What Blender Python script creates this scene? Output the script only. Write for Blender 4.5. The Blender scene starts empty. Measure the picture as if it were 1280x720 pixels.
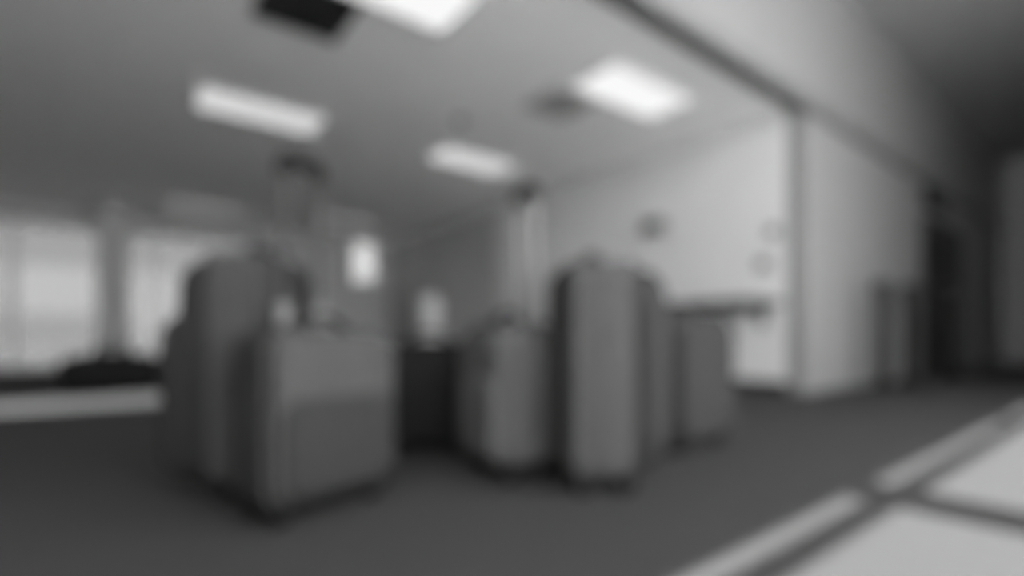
import bpy, bmesh, math, random
from mathutils import Vector, Matrix
random.seed(7)
scene = bpy.context.scene
C = scene.collection
R = math.radians

# ------------------------------------------------------------------ camera
# room axes: x runs along the bulkhead, y runs from the glazed front into the hall, z up
cam_d = bpy.data.cameras.new('camera')
cam = bpy.data.objects.new('camera', cam_d); C.objects.link(cam)
cam.location = (0, 0, 0.53)
cam.rotation_euler = (R(90), 0, R(52.1 - 90))
cam_d.sensor_width = 36
cam_d.lens = 638 / 1280 * 36
cam_d.shift_y = 60 / 1280
cam_d.clip_start = 0.02
cam_d.dof.use_dof = True            # the photograph is far out of focus
cam_d.dof.focus_distance = 0.15
cam_d.dof.aperture_fstop = 2.15
scene.camera = cam

# ------------------------------------------------------------------ light
scene.view_settings.view_transform = 'Standard'
scene.view_settings.look = 'None'
scene.view_settings.gamma = 1
scene.view_settings.use_curve_mapping = False
scene.view_settings.exposure = 0.0
world = bpy.data.worlds.new('world'); scene.world = world
world.use_nodes = True
bg = world.node_tree.nodes['Background']
bg.inputs[0].default_value = (1, 1, 1, 1)
bg.inputs[1].default_value = 9.3
sun_d = bpy.data.lights.new('sun', 'SUN'); sun_d.energy = 33; sun_d.angle = R(0.53)
sun = bpy.data.objects.new('sun', sun_d); C.objects.link(sun)
sun.rotation_euler = (R(30), 0, 0)      # travels along +y, 60 degrees steep
LAMP = 0.95                              # radiance of the ceiling panels

# ------------------------------------------------------------------ materials
def mat(name, g, rough=0.7, metal=0.0, var=0.0, vscale=8.0, bump=0.0, bscale=200.0, spec=0.3):
    m = bpy.data.materials.new(name); m.use_nodes = True
    nt = m.node_tree; b = nt.nodes['Principled BSDF']
    b.inputs['Base Color'].default_value = (g, g, g, 1)
    b.inputs['Roughness'].default_value = rough
    b.inputs['Metallic'].default_value = metal
    b.inputs['Specular IOR Level'].default_value = spec
    tc = nt.nodes.new('ShaderNodeTexCoord')
    if var > 0:
        n = nt.nodes.new('ShaderNodeTexNoise'); n.inputs['Scale'].default_value = vscale
        n.inputs['Detail'].default_value = 6
        nt.links.new(tc.outputs['Object'], n.inputs['Vector'])
        r = nt.nodes.new('ShaderNodeMapRange')
        r.inputs['From Min'].default_value = 0.25; r.inputs['From Max'].default_value = 0.75
        r.inputs['To Min'].default_value = g * (1 - var); r.inputs['To Max'].default_value = g * (1 + var)
        nt.links.new(n.outputs['Fac'], r.inputs['Value'])
        nt.links.new(r.outputs['Result'], b.inputs['Base Color'])
    if bump > 0:
        n2 = nt.nodes.new('ShaderNodeTexNoise'); n2.inputs['Scale'].default_value = bscale
        n2.inputs['Detail'].default_value = 3
        nt.links.new(tc.outputs['Object'], n2.inputs['Vector'])
        bp = nt.nodes.new('ShaderNodeBump'); bp.inputs['Strength'].default_value = bump
        bp.inputs['Distance'].default_value = 0.002
        nt.links.new(n2.outputs['Fac'], bp.inputs['Height'])
        nt.links.new(bp.outputs['Normal'], b.inputs['Normal'])
    return m

def glow(name, s):
    m = bpy.data.materials.new(name); m.use_nodes = True
    nt = m.node_tree; nt.nodes.clear()
    e = nt.nodes.new('ShaderNodeEmission'); e.inputs['Strength'].default_value = s
    o = nt.nodes.new('ShaderNodeOutputMaterial')
    nt.links.new(e.outputs[0], o.inputs[0])
    return m

def glass(name, tint):
    m = bpy.data.materials.new(name); m.use_nodes = True
    nt = m.node_tree; nt.nodes.clear()
    t = nt.nodes.new('ShaderNodeBsdfTransparent'); t.inputs[0].default_value = (tint, tint, tint, 1)
    g = nt.nodes.new('ShaderNodeBsdfGlossy'); g.inputs['Roughness'].default_value = 0.02
    x = nt.nodes.new('ShaderNodeMixShader'); x.inputs[0].default_value = 0.025
    o = nt.nodes.new('ShaderNodeOutputMaterial')
    nt.links.new(t.outputs[0], x.inputs[1]); nt.links.new(g.outputs[0], x.inputs[2])
    nt.links.new(x.outputs[0], o.inputs[0])
    return m

M_carpet = mat('carpet', 0.046, 0.95, var=0.14, vscale=60, bump=0.6, bscale=400, spec=0.1)
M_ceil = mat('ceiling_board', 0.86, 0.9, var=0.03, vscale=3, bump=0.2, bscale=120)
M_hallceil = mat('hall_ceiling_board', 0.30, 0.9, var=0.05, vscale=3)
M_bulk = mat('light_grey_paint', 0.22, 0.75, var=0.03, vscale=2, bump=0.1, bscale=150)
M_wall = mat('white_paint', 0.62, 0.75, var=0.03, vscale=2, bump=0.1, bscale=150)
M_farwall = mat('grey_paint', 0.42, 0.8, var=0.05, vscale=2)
M_trim = mat('grey_trim', 0.15, 0.6, var=0.05)
M_skirt = mat('dark_skirting', 0.025, 0.6, var=0.1)
M_frame = mat('window_frame', 0.45, 0.5, metal=0.3, var=0.05)
M_ground = mat('outdoor_paving', 0.55, 0.9, var=0.1, vscale=4)
M_door = mat('dark_door', 0.025, 0.5, var=0.1)
M_black = mat('black_rubber', 0.010, 0.7, spec=0.1, var=0.2)
M_blackfab = mat('black_fabric', 0.012, 0.95, spec=0.1, var=0.2, vscale=40, bump=0.4, bscale=500)
M_dkplastic = mat('dark_plastic', 0.018, 0.6, spec=0.15, var=0.1)
M_steel = mat('brushed_steel', 0.55, 0.3, metal=1.0, var=0.05, vscale=30)
M_satin = mat('satin_steel', 0.20, 0.4, metal=0.5, var=0.05, vscale=30)
M_pale = mat('pale_plastic', 0.17, 0.5, var=0.05)
M_plat = mat('pale_grey_laminate', 0.42, 0.5, var=0.03)
M_dksteel = mat('dark_steel', 0.04, 0.45, metal=0.3, var=0.05, vscale=30)
M_white = mat('white_laminate', 0.75, 0.5, var=0.03)
M_counter = mat('dark_laminate', 0.035, 0.45, var=0.1)
M_plate = mat('grey_plastic', 0.22, 0.5, var=0.05)
M_vent = mat('vent_metal', 0.60, 0.6, var=0.05)
M_ventdark = mat('vent_void', 0.03, 0.9, var=0.1)
M_lampframe = mat('lamp_frame', 0.7, 0.5, var=0.03)
M_lamp = glow('lamp_diffuser', LAMP)
M_lampdim = glow('dimmer_diffuser', .72)
M_lampoff = glow('faint_diffuser', .22)
M_glass = glass('clear_glass', 0.92)
M_tint = glass('tinted_glass', 0.205)
M_tint2 = glass('lightly_tinted_glass', 0.30)

# ------------------------------------------------------------------ mesh helpers
def link(name, bm, m, parent=None, smooth=False):
    me = bpy.data.meshes.new(name); bm.normal_update(); bm.to_mesh(me); bm.free()
    me.materials.append(m)
    if smooth:
        for p in me.polygons: p.use_smooth = True
    o = bpy.data.objects.new(name, me); C.objects.link(o)
    if parent: o.parent = parent
    return o

def add_box(bm, c, s):
    mtx = Matrix.Translation(c) @ Matrix.Diagonal((s[0], s[1], s[2], 1))
    return bmesh.ops.create_cube(bm, size=1, matrix=mtx)['verts']

def box(name, lo, hi, m, parent=None, bevel=0.0, seg=2):
    bm = bmesh.new()
    c = [(a + b) / 2 for a, b in zip(lo, hi)]; s = [b - a for a, b in zip(lo, hi)]
    add_box(bm, c, s)
    if bevel: bmesh.ops.bevel(bm, geom=bm.edges[:], offset=bevel, segments=seg, profile=0.5, affect='EDGES')
    return link(name, bm, m, parent, bevel > 0)

def boxes(name, spans, m, parent=None):
    bm = bmesh.new()
    for lo, hi in spans:
        add_box(bm, [(a + b) / 2 for a, b in zip(lo, hi)], [b - a for a, b in zip(lo, hi)])
    return link(name, bm, m, parent)

def cyl_bm(bm, p, q, r, r2=None, seg=20):
    p, q = Vector(p), Vector(q); d = q - p
    mtx = Matrix.Translation((p + q) / 2) @ d.to_track_quat('Z', 'Y').to_matrix().to_4x4()
    bmesh.ops.create_cone(bm, cap_ends=True, segments=seg, radius1=r, radius2=r if r2 is None else r2, depth=d.length, matrix=mtx)

def cyl(name, p, q, r, m, parent=None, r2=None, seg=20):
    bm = bmesh.new(); cyl_bm(bm, p, q, r, r2, seg)
    return link(name, bm, m, parent)

def tube(name, pts, r, m, parent=None, closed=False, seg=8, flat=1.0, up=(0, 0, 1)):
    bm = bmesh.new(); pts = [Vector(p) for p in pts]; n = len(pts); rings = []
    for i, p in enumerate(pts):
        if closed: d = pts[(i + 1) % n] - pts[i - 1]
        else: d = pts[min(i + 1, n - 1)] - pts[max(i - 1, 0)]
        d.normalize(); u = Vector(up)
        s = d.cross(u)
        if s.length < 1e-4: s = d.cross(Vector((1, 0, 0)))
        s.normalize(); t = s.cross(d).normalized()
        rings.append([bm.verts.new(p + s * math.cos(a) * r * flat + t * math.sin(a) * r) for a in [2 * math.pi * k / seg for k in range(seg)]])
    for i in range(n if closed else n - 1):
        a, b = rings[i], rings[(i + 1) % n]
        for k in range(seg): bm.faces.new((a[k], a[(k + 1) % seg], b[(k + 1) % seg], b[k]))
    if not closed:
        bm.faces.new(rings[0][::-1]); bm.faces.new(rings[-1])
    bmesh.ops.recalc_face_normals(bm, faces=bm.faces[:])
    return link(name, bm, m, parent, True)

def round_rect(w, z0, z1, rad, y, seg=5):
    pts = []
    for cx, cz, a0 in ((w / 2 - rad, z1 - rad, 0), (-w / 2 + rad, z1 - rad, 90), (-w / 2 + rad, z0 + rad, 180), (w / 2 - rad, z0 + rad, 270)):
        for k in range(seg + 1):
            a = R(a0 + 90 * k / seg)
            pts.append((cx + rad * math.cos(a), y, cz + rad * math.sin(a)))
    return pts

def slab(name, outline, y0, y1, edge, m, parent):
    """a soft-edged panel: an outline in x,z given thickness from y0 (inner) to y1 (outer), its outer rim rounded"""
    bm = bmesh.new(); n = len(outline); rings = []
    cx = sum(p[0] for p in outline) / n; cz = sum(p[2] for p in outline) / n
    hx = max(abs(p[0] - cx) for p in outline); hz = max(abs(p[2] - cz) for p in outline)
    s = 1 if y1 > y0 else -1
    prof = [(0, y0)]
    for k in range(6):
        a = R(90 * k / 5)
        prof.append((edge * (1 - math.cos(a)), y1 - s * edge * (1 - math.sin(a))))
    for inset, y in prof:
        fx, fz = 1 - inset / hx, 1 - inset / hz
        rings.append([bm.verts.new((cx + (p[0] - cx) * fx, y, cz + (p[2] - cz) * fz)) for p in outline])
    for a, b in zip(rings, rings[1:]):
        for k in range(n): bm.faces.new((a[k], a[(k + 1) % n], b[(k + 1) % n], b[k]))
    bm.faces.new(rings[0]); bm.faces.new(rings[-1])
    bmesh.ops.recalc_face_normals(bm, faces=bm.faces[:])
    return link(name, bm, m, parent, True)

def soft_body(name, outline, T, edge, m, parent):
    bm = bmesh.new(); n = len(outline); rings = []
    cx = sum(p[0] for p in outline) / n; cz = sum(p[2] for p in outline) / n
    hx = max(abs(p[0] - cx) for p in outline); hz = max(abs(p[2] - cz) for p in outline)
    prof = []
    for k in range(6):
        a = R(90 * k / 5); prof.append((edge * (1 - math.sin(a)), -T / 2 + edge * (1 - math.cos(a))))
    prof += [(-.004, -T / 6), (-.005, 0), (-.004, T / 6)]
    for k in range(6):
        a = R(90 * k / 5); prof.append((edge * (1 - math.cos(a)), T / 2 - edge * (1 - math.sin(a))))
    for inset, y in prof:
        fx, fz = 1 - inset / hx, 1 - inset / hz
        rings.append([bm.verts.new((cx + (p[0] - cx) * fx, y, cz + (p[2] - cz) * fz)) for p in outline])
    for a, b in zip(rings, rings[1:]):
        for k in range(n): bm.faces.new((a[k], a[(k + 1) % n], b[(k + 1) % n], b[k]))
    bm.faces.new(rings[0]); bm.faces.new(rings[-1])
    bmesh.ops.recalc_face_normals(bm, faces=bm.faces[:])
    return link(name, bm, m, parent, True)

def tag(o, label, cat, group=None, kind=None):
    o['label'] = label; o['category'] = cat
    if group: o['group'] = group
    if kind: o['kind'] = kind
    return o

def thing(name, label, cat, loc=(0, 0, 0), rz=0.0, group=None, kind=None):
    o = bpy.data.objects.new(name, None); C.objects.link(o)
    o.empty_display_size = 0.1
    o.location = loc; o.rotation_euler = (0, 0, R(rz))
    return tag(o, label, cat, group, kind)

def struct(o, label, cat): return tag(o, label, cat, kind='structure')

# ------------------------------------------------------------------ the setting
H, HH = 2.66, 4.0            # lower ceiling, front hall ceiling
YG, YB, YF = -1.5, 2.05, 11.0  # glazed front, bulkhead, far wall
XL, XW, XR = -7.0, 5.0, 14.0   # left wall, white side wall, right end

struct(box('floor', (XL - .2, YG - .2, -.12), (XR + .2, YF + .2, 0), M_carpet), 'dark grey carpet floor running through the whole hall', 'floor')
struct(box('ground', (-60, -60, -.4), (60, 60, -.2), M_ground), 'pale paved ground outside the windows', 'ground')
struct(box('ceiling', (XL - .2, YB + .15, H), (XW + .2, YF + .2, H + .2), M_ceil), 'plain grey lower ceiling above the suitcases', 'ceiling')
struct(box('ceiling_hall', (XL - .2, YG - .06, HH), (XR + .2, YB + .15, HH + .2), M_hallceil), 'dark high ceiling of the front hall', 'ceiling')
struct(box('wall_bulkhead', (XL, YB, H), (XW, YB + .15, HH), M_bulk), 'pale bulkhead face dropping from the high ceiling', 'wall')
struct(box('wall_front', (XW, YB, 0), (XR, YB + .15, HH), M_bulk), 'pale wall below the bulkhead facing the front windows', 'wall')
struct(box('wall_right', (XW, YB + .15, 0), (XW + .15, 6.8, H), M_wall), 'bright white side wall behind the suitcases', 'wall')
struct(box('wall_right_far_shade', (XW, 6.8, 0), (XW + .15, YF, H), M_farwall), 'far stretch of the side wall, its shade painted in as grey', 'wall')  # darker colour stands in for the shade on this end of the wall
struct(box('wall_end', (XR, YG, 0), (XR + .15, YB, HH), M_farwall), 'grey end wall of the front hall', 'wall')
struct(box('wall_left', (XL - .15, YG, 0), (XL, YF, HH), M_farwall), 'grey wall closing the hall on the left', 'wall')
struct(box('trim_1', (XL, YB - .07, H - .06), (XR, YB, H + .06), M_trim), 'grey horizontal trim along the bulkhead edge', 'trim')
struct(box('baseboard_right', (XW - .02, YB + .15, 0), (XW, YF, .10), M_skirt), 'dark skirting along the white side wall', 'baseboard')

# far wall: pieces around two openings
ox0, ox1, oz1 = -6.0, 1.95, 2.34           # glazed doors
wx0, wx1, wz0, wz1 = 4.13, 4.68, 1.72, 2.63  # narrow window
struct(boxes('wall_far', [((XL, YF, 0), (ox0, YF + .15, H)), ((ox0, YF, oz1), (ox1, YF + .15, H)), ((ox1, YF, 0), (wx0, YF + .15, H)),
                          ((wx0, YF, 0), (wx1, YF + .15, wz0)), ((wx0, YF, wz1), (wx1, YF + .15, H)), ((wx1, YF, 0), (XW + .15, YF + .15, H))], M_farwall),
       'dark grey far wall with glazed doors and a narrow window', 'wall')
w2 = thing('window_2', 'tall narrow bright window high in the far wall', 'window', (0, 0, 0), kind='structure')
boxes('window_frame', [((wx0, YF + .03, wz0), (wx0 + .03, YF + .09, wz1)), ((wx1 - .03, YF + .03, wz0), (wx1, YF + .09, wz1)),
                       ((wx0 + .03, YF + .03, wz0), (wx1 - .03, YF + .09, wz0 + .03)), ((wx0 + .03, YF + .03, wz1 - .03), (wx1 - .03, YF + .09, wz1))], M_frame, w2)
box('pane', (wx0 + .03, YF + .055, wz0 + .03), (wx1 - .03, YF + .065, wz1 - .03), M_tint2, w2)
w3 = thing('window_3', 'row of bright glazed panels in the far wall', 'window', kind='structure')
edges = [-6.0, -4.8, -3.6, -2.4, -1.25, 0.55, 1.95]
box('window_frame', (ox0, YF + .02, oz1 - .06), (ox1, YF + .10, oz1), M_frame, w3)
box('sill', (ox0, YF + .02, 0), (ox1, YF + .10, .08), M_frame, w3)
for x in edges:
    a = min(max(x - .03, ox0), ox1 - .06)
    box('mullion', (a, YF + .02, .08), (a + .06, YF + .10, oz1 - .06), M_frame, w3)
for a, b in zip(edges, edges[1:]):
    box('pane', (a + .03, YF + .055, .08), (b - .03, YF + .065, oz1 - .06), M_tint, w3)
pil = struct(box('pillar', (-.23, 10.30, 0), (.20, 10.70, H), M_farwall, bevel=.015), 'square grey pillar in front of the glazed panels', 'pillar')

# glazed front behind the camera
w1 = thing('window_1', 'tall glazed front with posts and transom', 'window', (0, 0, 0), kind='structure')
ZT, T1, T0 = 3.835, 3.637, 3.585
gx0, gx1 = -4.0, 5.6
struct(boxes('wall_back', [((XL, YG - .06, ZT), (XR, YG, HH)), ((XL, YG - .06, 0), (gx0, YG, ZT)), ((gx1, YG - .06, 0), (XR, YG, ZT))], M_farwall),
       'grey wall around the glazed front', 'wall')
posts = [gx0 + .06] + [2.04 + 2.4 * k for k in range(-2, 2)] + [gx1 - .06]
box('transom', (gx0, YG - .06, T0), (gx1, YG, T1), M_frame, w1)
box('light_blocker', (gx0 + .06, YG - .05, .12), (-.49, YG - .01, 1.30), M_farwall, w1)  # unseen opaque panel, added to keep ground light off the left ceiling
box('sill', (gx0, YG - .08, 0), (gx1, YG, .12), M_frame, w1)
for x in posts:
    hw = .13 if gx0 + .1 < x < gx1 - .1 else .06
    box('post', (x - hw, YG - .06, .12), (x + hw, YG, ZT), M_frame, w1)
for a, b in zip(posts, posts[1:]):
    box('pane', (a + .11, YG - .04, .12 if a > -.5 else 1.30), (b - .11, YG - .03, T0), M_glass, w1)
    box('pane', (a + .11, YG - .04, T1), (b - .11, YG - .03, ZT), M_glass, w1)

# dark door in the pale front wall
d1 = thing('door_1', 'dark double door in the pale front wall', 'door', (0, 0, 0), kind='structure')
boxes('door_frame', [((8.62, YB - .04, 0), (8.70, YB, 2.16)), ((10.5, YB - .04, 0), (10.58, YB, 2.16)), ((8.70, YB - .04, 2.08), (10.5, YB, 2.16))], M_dkplastic, d1)
for a, b, hx in ((8.70, 9.60, 9.53), (9.60, 10.50, 9.67)):
    lf = box('door_leaf', (a + .004, YB - .03, .01), (b - .004, YB, 2.08), M_door, d1)
    tube('door_handle', [(hx, YB - .03, .95), (hx, YB - .075, .97), (hx, YB - .075, 1.23), (hx, YB - .03, 1.25)], .011, M_steel, lf)

# ------------------------------------------------------------------ ceiling fittings
def troffer(cx, cy, label, lm=None):
    t = thing('ceiling_light', label, 'light', (cx, cy, H), group='ceiling light panels')
    w, d = 1.10, .53
    boxes('frame', [((-w / 2, -d / 2, -.02), (w / 2, -d / 2 + .025, 0)), ((-w / 2, d / 2 - .025, -.02), (w / 2, d / 2, 0)),
                    ((-w / 2, -d / 2 + .025, -.02), (-w / 2 + .025, d / 2 - .025, 0)), ((w / 2 - .025, -d / 2 + .025, -.02), (w / 2, d / 2 - .025, 0))], M_lampframe, t)
    box('diffuser', (-w / 2 + .025, -d / 2 + .025, -.014), (w / 2 - .025, d / 2 - .025, 0), lm or M_lamp, t)
    return t
troffer(3.58, 2.87, 'bright rectangular ceiling light panel beside the white wall, next to the faint vent')
troffer(1.27, 2.87, 'brightest ceiling light panel, cut off by the top edge beside the black vent')
troffer(1.10, 5.28, 'long thin ceiling light panel above the suitcase with the dark raised handle', M_lampdim)
troffer(3.43, 5.20, 'small ceiling light panel seen above the silver raised handle', M_lampdim)
troffer(1.20, 9.75, 'faint distant ceiling light panel in front of the glazed far panels', M_lampoff)
troffer(3.35, 9.30, 'faint distant ceiling light panel near the narrow bright window', M_lampoff)

def vent(cx, cy, label, fm, bk):
    t = thing('ceiling_vent', label, 'vent', (cx, cy, H), group='ceiling vents')
    s = .27
    boxes('frame', [((-s, -s, -.018), (s, -s + .03, 0)), ((-s, s - .03, -.018), (s, s, 0)), ((-s, -s + .03, -.018), (-s + .03, s - .03, 0)), ((s - .03, -s + .03, -.018), (s, s - .03, 0))], fm, t)
    box('backing', (-s + .03, -s + .03, -.004), (s - .03, s - .03, 0), bk, t)
    for k in range(7):
        y = -s + .065 + k * .068
        o = box('slat', (-s + .03, -.014, -.0015), (s - .03, .014, .0015), fm, t)
        o.location = (0, y, -.011); o.rotation_euler = (R(28), 0, 0)
vent(.98, 3.42, 'black square vent grille at the top beside the brightest light panel', M_ventdark, M_ventdark)
vent(3.22, 3.42, 'faint grey square vent grille behind the light panel near the white wall', M_vent, M_plate)

t = thing('smoke_detector', 'small round smoke detector in the middle of the ceiling', 'detector', (2.69, 4.28, H))
cyl('base', (0, 0, -.012), (0, 0, 0), .06, M_plate, t); cyl('sensor_head', (0, 0, -.045), (0, 0, -.012), .028, M_plate, t, r2=.05)

# ------------------------------------------------------------------ wall fittings
def switch(y, z, label, w=.06):
    t = thing('wall_switch', label, 'switch', (XW, y, z))
    box('plate', (-.014, -w, -.06), (0, w, .06), M_plate, t, .004)
    box('rocker', (-.022, -w * .55, -.035), (-.014, w * .55, .035), M_dkplastic, t, .003)
switch(2.42, 1.23, 'grey wall switch low on the white wall near its corner', .07)
switch(2.33, 1.53, 'grey wall switch higher on the white wall right by the corner')
t = thing('wall_speaker', 'small dark speaker box on the white wall above the rounded suitcase', 'speaker', (XW, 3.62, 1.80))
box('bracket', (-.04, -.03, -.03), (0, .03, .03), M_plate, t)
box('housing', (-.16, -.14, -.07), (-.04, .14, .07), M_plate, t, .02, 3)
box('grille', (-.166, -.115, -.05), (-.16, .115, .05), M_dkplastic, t)
t = thing('sign_box', 'dark blank sign box above the dark double door', 'sign', (9.0, YB, 2.31))
box('housing', (-.35, -.10, 0), (.45, 0, .26), M_dkplastic, t, .01)
box('face', (-.33, -.106, .02), (.43, -.10, .24), M_door, t)

# ------------------------------------------------------------------ suitcases
def suitcase(label, loc, rz, W, T, Ht, m_body, m_front, m_back, pockets, handle=None, side=1, m_handle=None, spacing=.15, rad=.07, edge=.035, name='suitcase', under_shade=False, m_collar=None):
    """x: width, -y: front with pockets, +y: back with the pull handle"""
    t = thing(name, label, 'suitcase', loc, rz, 'upright suitcases on the carpet')
    zb = .052
    out = round_rect(W, zb, Ht, rad, 0)
    soft_body('body', out, T, edge, m_body, t)
    slab('back_panel', round_rect(W - edge * 1.3, zb + edge * .65, Ht - edge * .65, rad * .8, 0), T / 2 - .012, T / 2 + .008, .012, m_back, t)
    slab('front_panel', round_rect(W - edge * 1.3, zb + edge * .65, Ht - edge * .65, rad * .8, 0), -T / 2 + .012, -T / 2 - .006, .012, m_front, t)
    if under_shade:  # black slabs added to stand in for the shadow under the case
        box('shade_base', (-W / 2 + .01, -T / 2 + .005, .030), (W / 2 - .01, T / 2 - .005, .095), M_black, t, .02, 3)
        box('shade_rim', (-W / 2 - .003, -T / 2 - .006, .050), (W / 2 + .003, T / 2 + .006, .080), M_black, t, .012, 3)
    for yy, mm in ((-T / 2 + edge * .55, m_front), (T / 2 - edge * .55, m_back)):
        tube('piping', round_rect(W - .004, zb + .002, Ht - .002, rad, yy), .007, mm, t, closed=True, up=(0, 1, 0))
    tube('zip', round_rect(W + .008, zb - .003, Ht + .003, rad, .02), .0035, m_body, t, closed=True, up=(0, 1, 0))
    y = -T / 2
    for (w, z0, z1, th, r_, *pm) in pockets:
        p = slab('front_pocket', round_rect(w, z0, z1, r_, 0), y + .012, y - th, min(th * .8, .06), pm[0] if pm else m_front, t)
        tube('zip', round_rect(w * .985, z0 + .004, z1 - .004, r_, y - th * .25), .0045, M_dkplastic, p, closed=True, up=(0, 1, 0))
        box('zip_pull', (w * .3, y - th - .006, z1 - .10), (w * .3 + .012, y - th + .012, z1 - .06), M_dksteel, p, .002)
        y -= th * .55
    # top carry handle
    h = tube('carry_handle', [(-.10, 0, Ht - .004), (-.085, 0, Ht + .022), (-.05, 0, Ht + .040), (0, 0, Ht + .045), (.05, 0, Ht + .040), (.085, 0, Ht + .022), (.10, 0, Ht - .004)], .012, M_dkplastic, t, flat=1.9)
    for sx in (-1, 1):
        box('handle_mount', (sx * .10 - .02, -.022, Ht - .006), (sx * .10 + .02, .022, Ht + .008), M_dkplastic, h, .004)
    # side carry handle
    xs = side * W / 2
    zc = Ht * .52
    if side: tube('side_handle', [(xs - side * .004, 0, zc - .10), (xs + side * .015, 0, zc - .07), (xs + side * .018, 0, zc), (xs + side * .015, 0, zc + .07), (xs - side * .004, 0, zc + .10)], .007, m_body, t, flat=1.8, up=(side, 0, 0))
    if not handle:
        hh = box('handle_housing', (-.10, T / 2 - .01, Ht - .19), (.10, T / 2 + .016, Ht - .055), M_dkplastic, t, .01, 3)
        box('stowed_grip', (-.085, T / 2 - .018, Ht - .06), (.085, T / 2 + .02, Ht - .03), M_black, hh, .008, 3)
    if handle:
        mh = m_handle or M_dksteel
        yy = T / 2 - .018
        th = thing_part('pull_handle', t)
        for sx in (-1, 1):
            x = sx * spacing / 2
            cyl('collar', (x, yy, Ht - .01), (x, yy, Ht + (.085 if m_collar else .014)), .022 if m_collar else .016, m_collar or M_dkplastic, th)
            tb = cyl('lower_tube', (x, yy, Ht + .01), (x, yy, Ht + (handle - Ht) * .52), .0115, mh, th)
            cyl('upper_tube', (x, yy, Ht + (handle - Ht) * .52), (x, yy, handle - .02), .0095, mh, th)
        tube('grip', [(-spacing / 2 - .004, yy, handle - .045), (-spacing / 2 - .002, yy, handle - .012), (-spacing / 2 + .018, yy, handle), (0, yy, handle + .003), (spacing / 2 - .018, yy, handle), (spacing / 2 + .002, yy, handle - .012), (spacing / 2 + .004, yy, handle - .045)], .022, M_black, th, flat=1.1, seg=10)
    # four wheels in housings
    r = .032
    for sx in (-1, 1):
        for sy in (-1, 1):
            x, yv = sx * (W / 2 - .055), sy * (T / 2 - .045)
            hs = box('wheel_housing', (x - .032, yv - .036, .035), (x + .032, yv + .036, .085), M_black, t, .008)
            wl = cyl('wheel', (x - .014, yv, r), (x + .014, yv, r), r, M_black, t, seg=24)
            cyl('hub', (x - .017, yv, r), (x + .017, yv, r), .012, M_dksteel, wl, seg=14)
    return t

def thing_part(name, parent):
    o = bpy.data.objects.new(name, None); C.objects.link(o); o.parent = parent; o.empty_display_size = .05
    return o

def fab(name, g): return mat(name, g, 0.85, var=0.10, vscale=25, bump=0.5, bscale=600, spec=0.05)
F_A, F_Ad, F_Ab = fab('mid_grey_canvas', .054), fab('charcoal_canvas', .026), fab('grey_canvas', .045)
F_B, F_Bs = fab('soft_grey_nylon', .060), fab('charcoal_nylon', .030)
F_Bp = fab('shaded_grey_nylon', .034)  # face fabric darkened: shade below the up-facing pocket top put into colour
F_C, F_Cd, F_Cf = fab('light_grey_canvas', .064), fab('dark_canvas', .085), fab('slate_canvas', .042)
F_D, F_Df = fab('grey_weave', .070), fab('dark_grey_weave', .10)
F_E = fab('plain_grey_canvas', .038)

suitcase('tall dark grey suitcase with bulging front pockets, standing behind the small pocketed suitcase', (.416, 1.995, 0), 237.1, .48, .20, .80,
         F_A, F_Ad, F_Ab, [(.46, .07, .78, .085, .10), (.44, .08, .60, .10, .07)], side=1)
suitcase('small grey cabin suitcase with a raised dark pull handle, wide face turned outward', (.4928, 1.610, 0), 17.1, .43, .20, .545,
         F_Bs, F_B, F_Bs, [(.41, .075, .535, .03, .05), (.38, .09, .36, .035, .045, F_Bp)], handle=1.08, side=-1, spacing=.12, m_handle=M_dksteel, under_shade=True, m_collar=M_pale)
suitcase('tall suitcase with a light grey side panel, dark back and rounded top', (1.388, 1.313, 0), 57.1, .48, .235, .78,
         F_C, F_Cf, F_Cd, [(.46, .07, .765, .11, .14)], side=0)
suitcase('small grey cabin suitcase with a raised silver pull handle, beside the tall rounded suitcase', (1.197, 1.565, 0), 262.1, .36, .205, .575,
         F_D, F_Df, F_Df, [(.33, .07, .55, .03, .06), (.30, .09, .38, .03, .05)], handle=1.10, side=1, spacing=.12, m_handle=M_satin, under_shade=True)
suitcase('mid grey suitcase half hidden behind the tall rounded suitcase, beside the dark counter', (2.151, 1.4155, 0), 2.1, .50, .20, .635,
         F_E, F_E, F_Cf, [(.46, .07, .60, .04, .07)], side=1)
suitcase('low black suitcase in the gap behind the two small cabin suitcases', (1.133, 2.075, 0), -30.0, .37, .22, .50,
         M_blackfab, M_blackfab, M_blackfab, [(.34, .07, .44, .03, .06)], side=1)

# ------------------------------------------------------------------ black holdall and low platform on the left
t = thing('holdall', 'black holdall bag on the floor behind the low pale platform', 'bag', (-.02, 5.95, 0), -8)
bm = bmesh.new(); rings = []
for x, s in ((-.37, .55), (-.345, .8), (-.29, .95), (-.15, 1.0), (0, 1.03), (.15, 1.0), (.29, .95), (.345, .8), (.37, .55)):
    rg = []
    for k in range(18):
        a = 2 * math.pi * k / 18
        ca, sa = math.cos(a), math.sin(a)
        yy = .19 * s * math.copysign(abs(ca) ** .7, ca); zz = .185 + .185 * s * math.copysign(abs(sa) ** .75, sa)
        rg.append(bm.verts.new((x, yy, max(zz, 0.0))))
    rings.append(rg)
for a, b in zip(rings, rings[1:]):
    for k in range(18): bm.faces.new((a[k], a[(k + 1) % 18], b[(k + 1) % 18], b[k]))
bm.faces.new(rings[0]); bm.faces.new(rings[-1])
bmesh.ops.recalc_face_normals(bm, faces=bm.faces[:])
link('body', bm, M_blackfab, t, True)
tube('zip', [(-.33, 0, .34), (-.15, 0, .372), (0, 0, .378), (.15, 0, .372), (.33, 0, .34)], .006, M_dkplastic, t)
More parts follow.
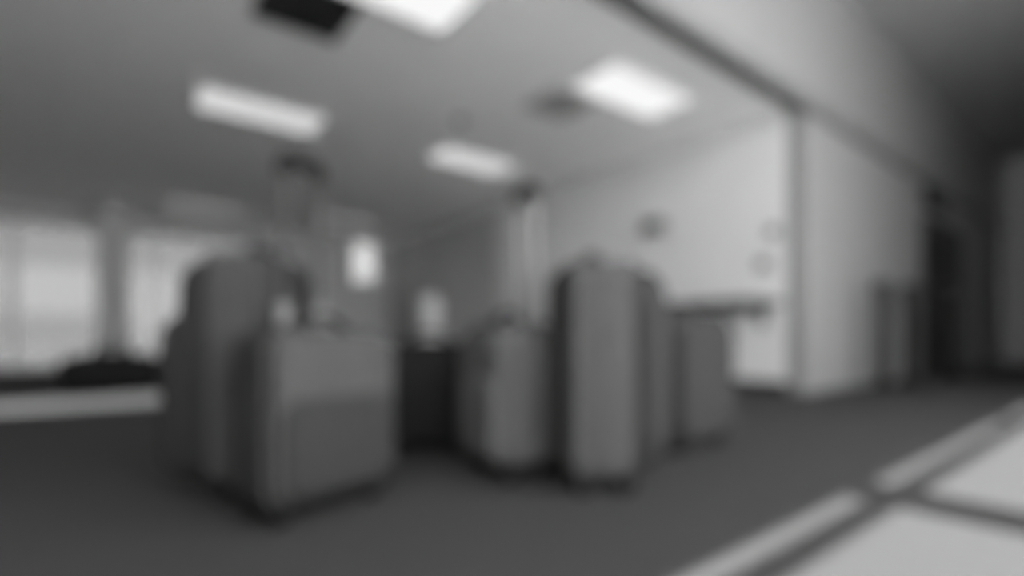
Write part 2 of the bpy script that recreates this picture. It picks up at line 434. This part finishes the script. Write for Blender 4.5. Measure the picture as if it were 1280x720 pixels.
for sy in (-1, 1):
    tube('strap', [(-.13, sy * .195, .12), (-.13, sy * .16, .31), (-.10, sy * .07, .42), (0, sy * .03, .455), (.10, sy * .07, .42), (.13, sy * .16, .31), (.13, sy * .195, .12)], .012, M_black, t, flat=1.5)
t = thing('platform', 'low pale platform strip on the carpet near the glazed far panels', 'platform', (0, 0, 0))
box('top_board', (-3.6, 4.85, .05), (.62, 5.08, .07), M_plat, t, .006)
box('plinth', (-3.55, 4.87, 0), (.57, 5.06, .05), M_plat, t)

# slim pale cabinet in the far corner
t = thing('slim_cabinet', 'slim pale upright cabinet against the white wall far behind the black suitcase', 'cabinet', (4.83, 8.85, 0))
box('carcass', (-.15, -.18, .05), (.16, .18, 1.32), M_white, t, .006)
dr = box('cabinet_door', (-.165, -.17, .06), (-.15, .17, 1.31), M_white, t, .003)
tube('handle', [(-.165, -.12, .75), (-.19, -.12, .76), (-.19, -.12, .90), (-.165, -.12, .91)], .006, M_steel, dr)
box('plinth', (-.13, -.16, 0), (.15, .16, .05), M_skirt, t)

# counter shelf fixed to the white wall
t = thing('counter_shelf', 'dark thin counter shelf fixed to the white wall beside the half hidden suitcase', 'shelf', (XW, 0, 0))
box('shelf_board', (-.60, 2.24, .825), (0, 3.42, .865), M_counter, t, .005)
box('edge_rail', (-.54, 2.30, .785), (-.50, 3.36, .825), M_counter, t)
for y in (2.42, 3.24):
    bk = box('bracket', (-.48, y - .015, .795), (0, y + .015, .825), M_counter, t)
    box('wall_plate', (-.012, y - .03, .62), (0, y + .03, .795), M_counter, bk)

# ------------------------------------------------------------------ belt barrier posts
def post(x, y, label, belt_to=None):
    t = thing('barrier_post', label, 'barrier', (x, y, 0), group='belt barrier posts')
    cyl('base', (0, 0, 0), (0, 0, .022), .17, M_black, t, r2=.155, seg=32)
    cyl('pole', (0, 0, .022), (0, 0, .99), .058, M_black, t, seg=24)
    cyl('head', (0, 0, .99), (0, 0, 1.07), .075, M_black, t, seg=24)
    cyl('cap', (0, 0, 1.07), (0, 0, 1.09), .075, M_dkplastic, t, r2=.06, seg=24)
    if belt_to:
        d = Vector((belt_to[0] - x, belt_to[1] - y, 0)); n = Vector((-d.y, d.x, 0)).normalized() * .002; u = d.normalized()
        bm = bmesh.new()
        a, b = u * .07, d - u * .076
        vs = []
        for p in (a, b):
            for s in (-1, 1):
                for z in (1.005, 1.055): vs.append(bm.verts.new((p.x + n.x * s, p.y + n.y * s, z)))
        for f in ((0, 1, 3, 2), (4, 6, 7, 5), (0, 4, 5, 1), (2, 3, 7, 6), (0, 2, 6, 4), (1, 5, 7, 3)): bm.faces.new([vs[i] for i in f])
        bmesh.ops.recalc_face_normals(bm, faces=bm.faces[:])
        link('belt', bm, M_dkplastic, t)
P = [(6.17, 1.785), (6.753, 1.713), (7.95, 1.60)]
post(*P[0], 'black barrier post nearest the white wall corner')
post(*P[1], 'black barrier post between the other two, belt running toward the dark door', P[2])
post(*P[2], 'black barrier post standing in front of the dark door')
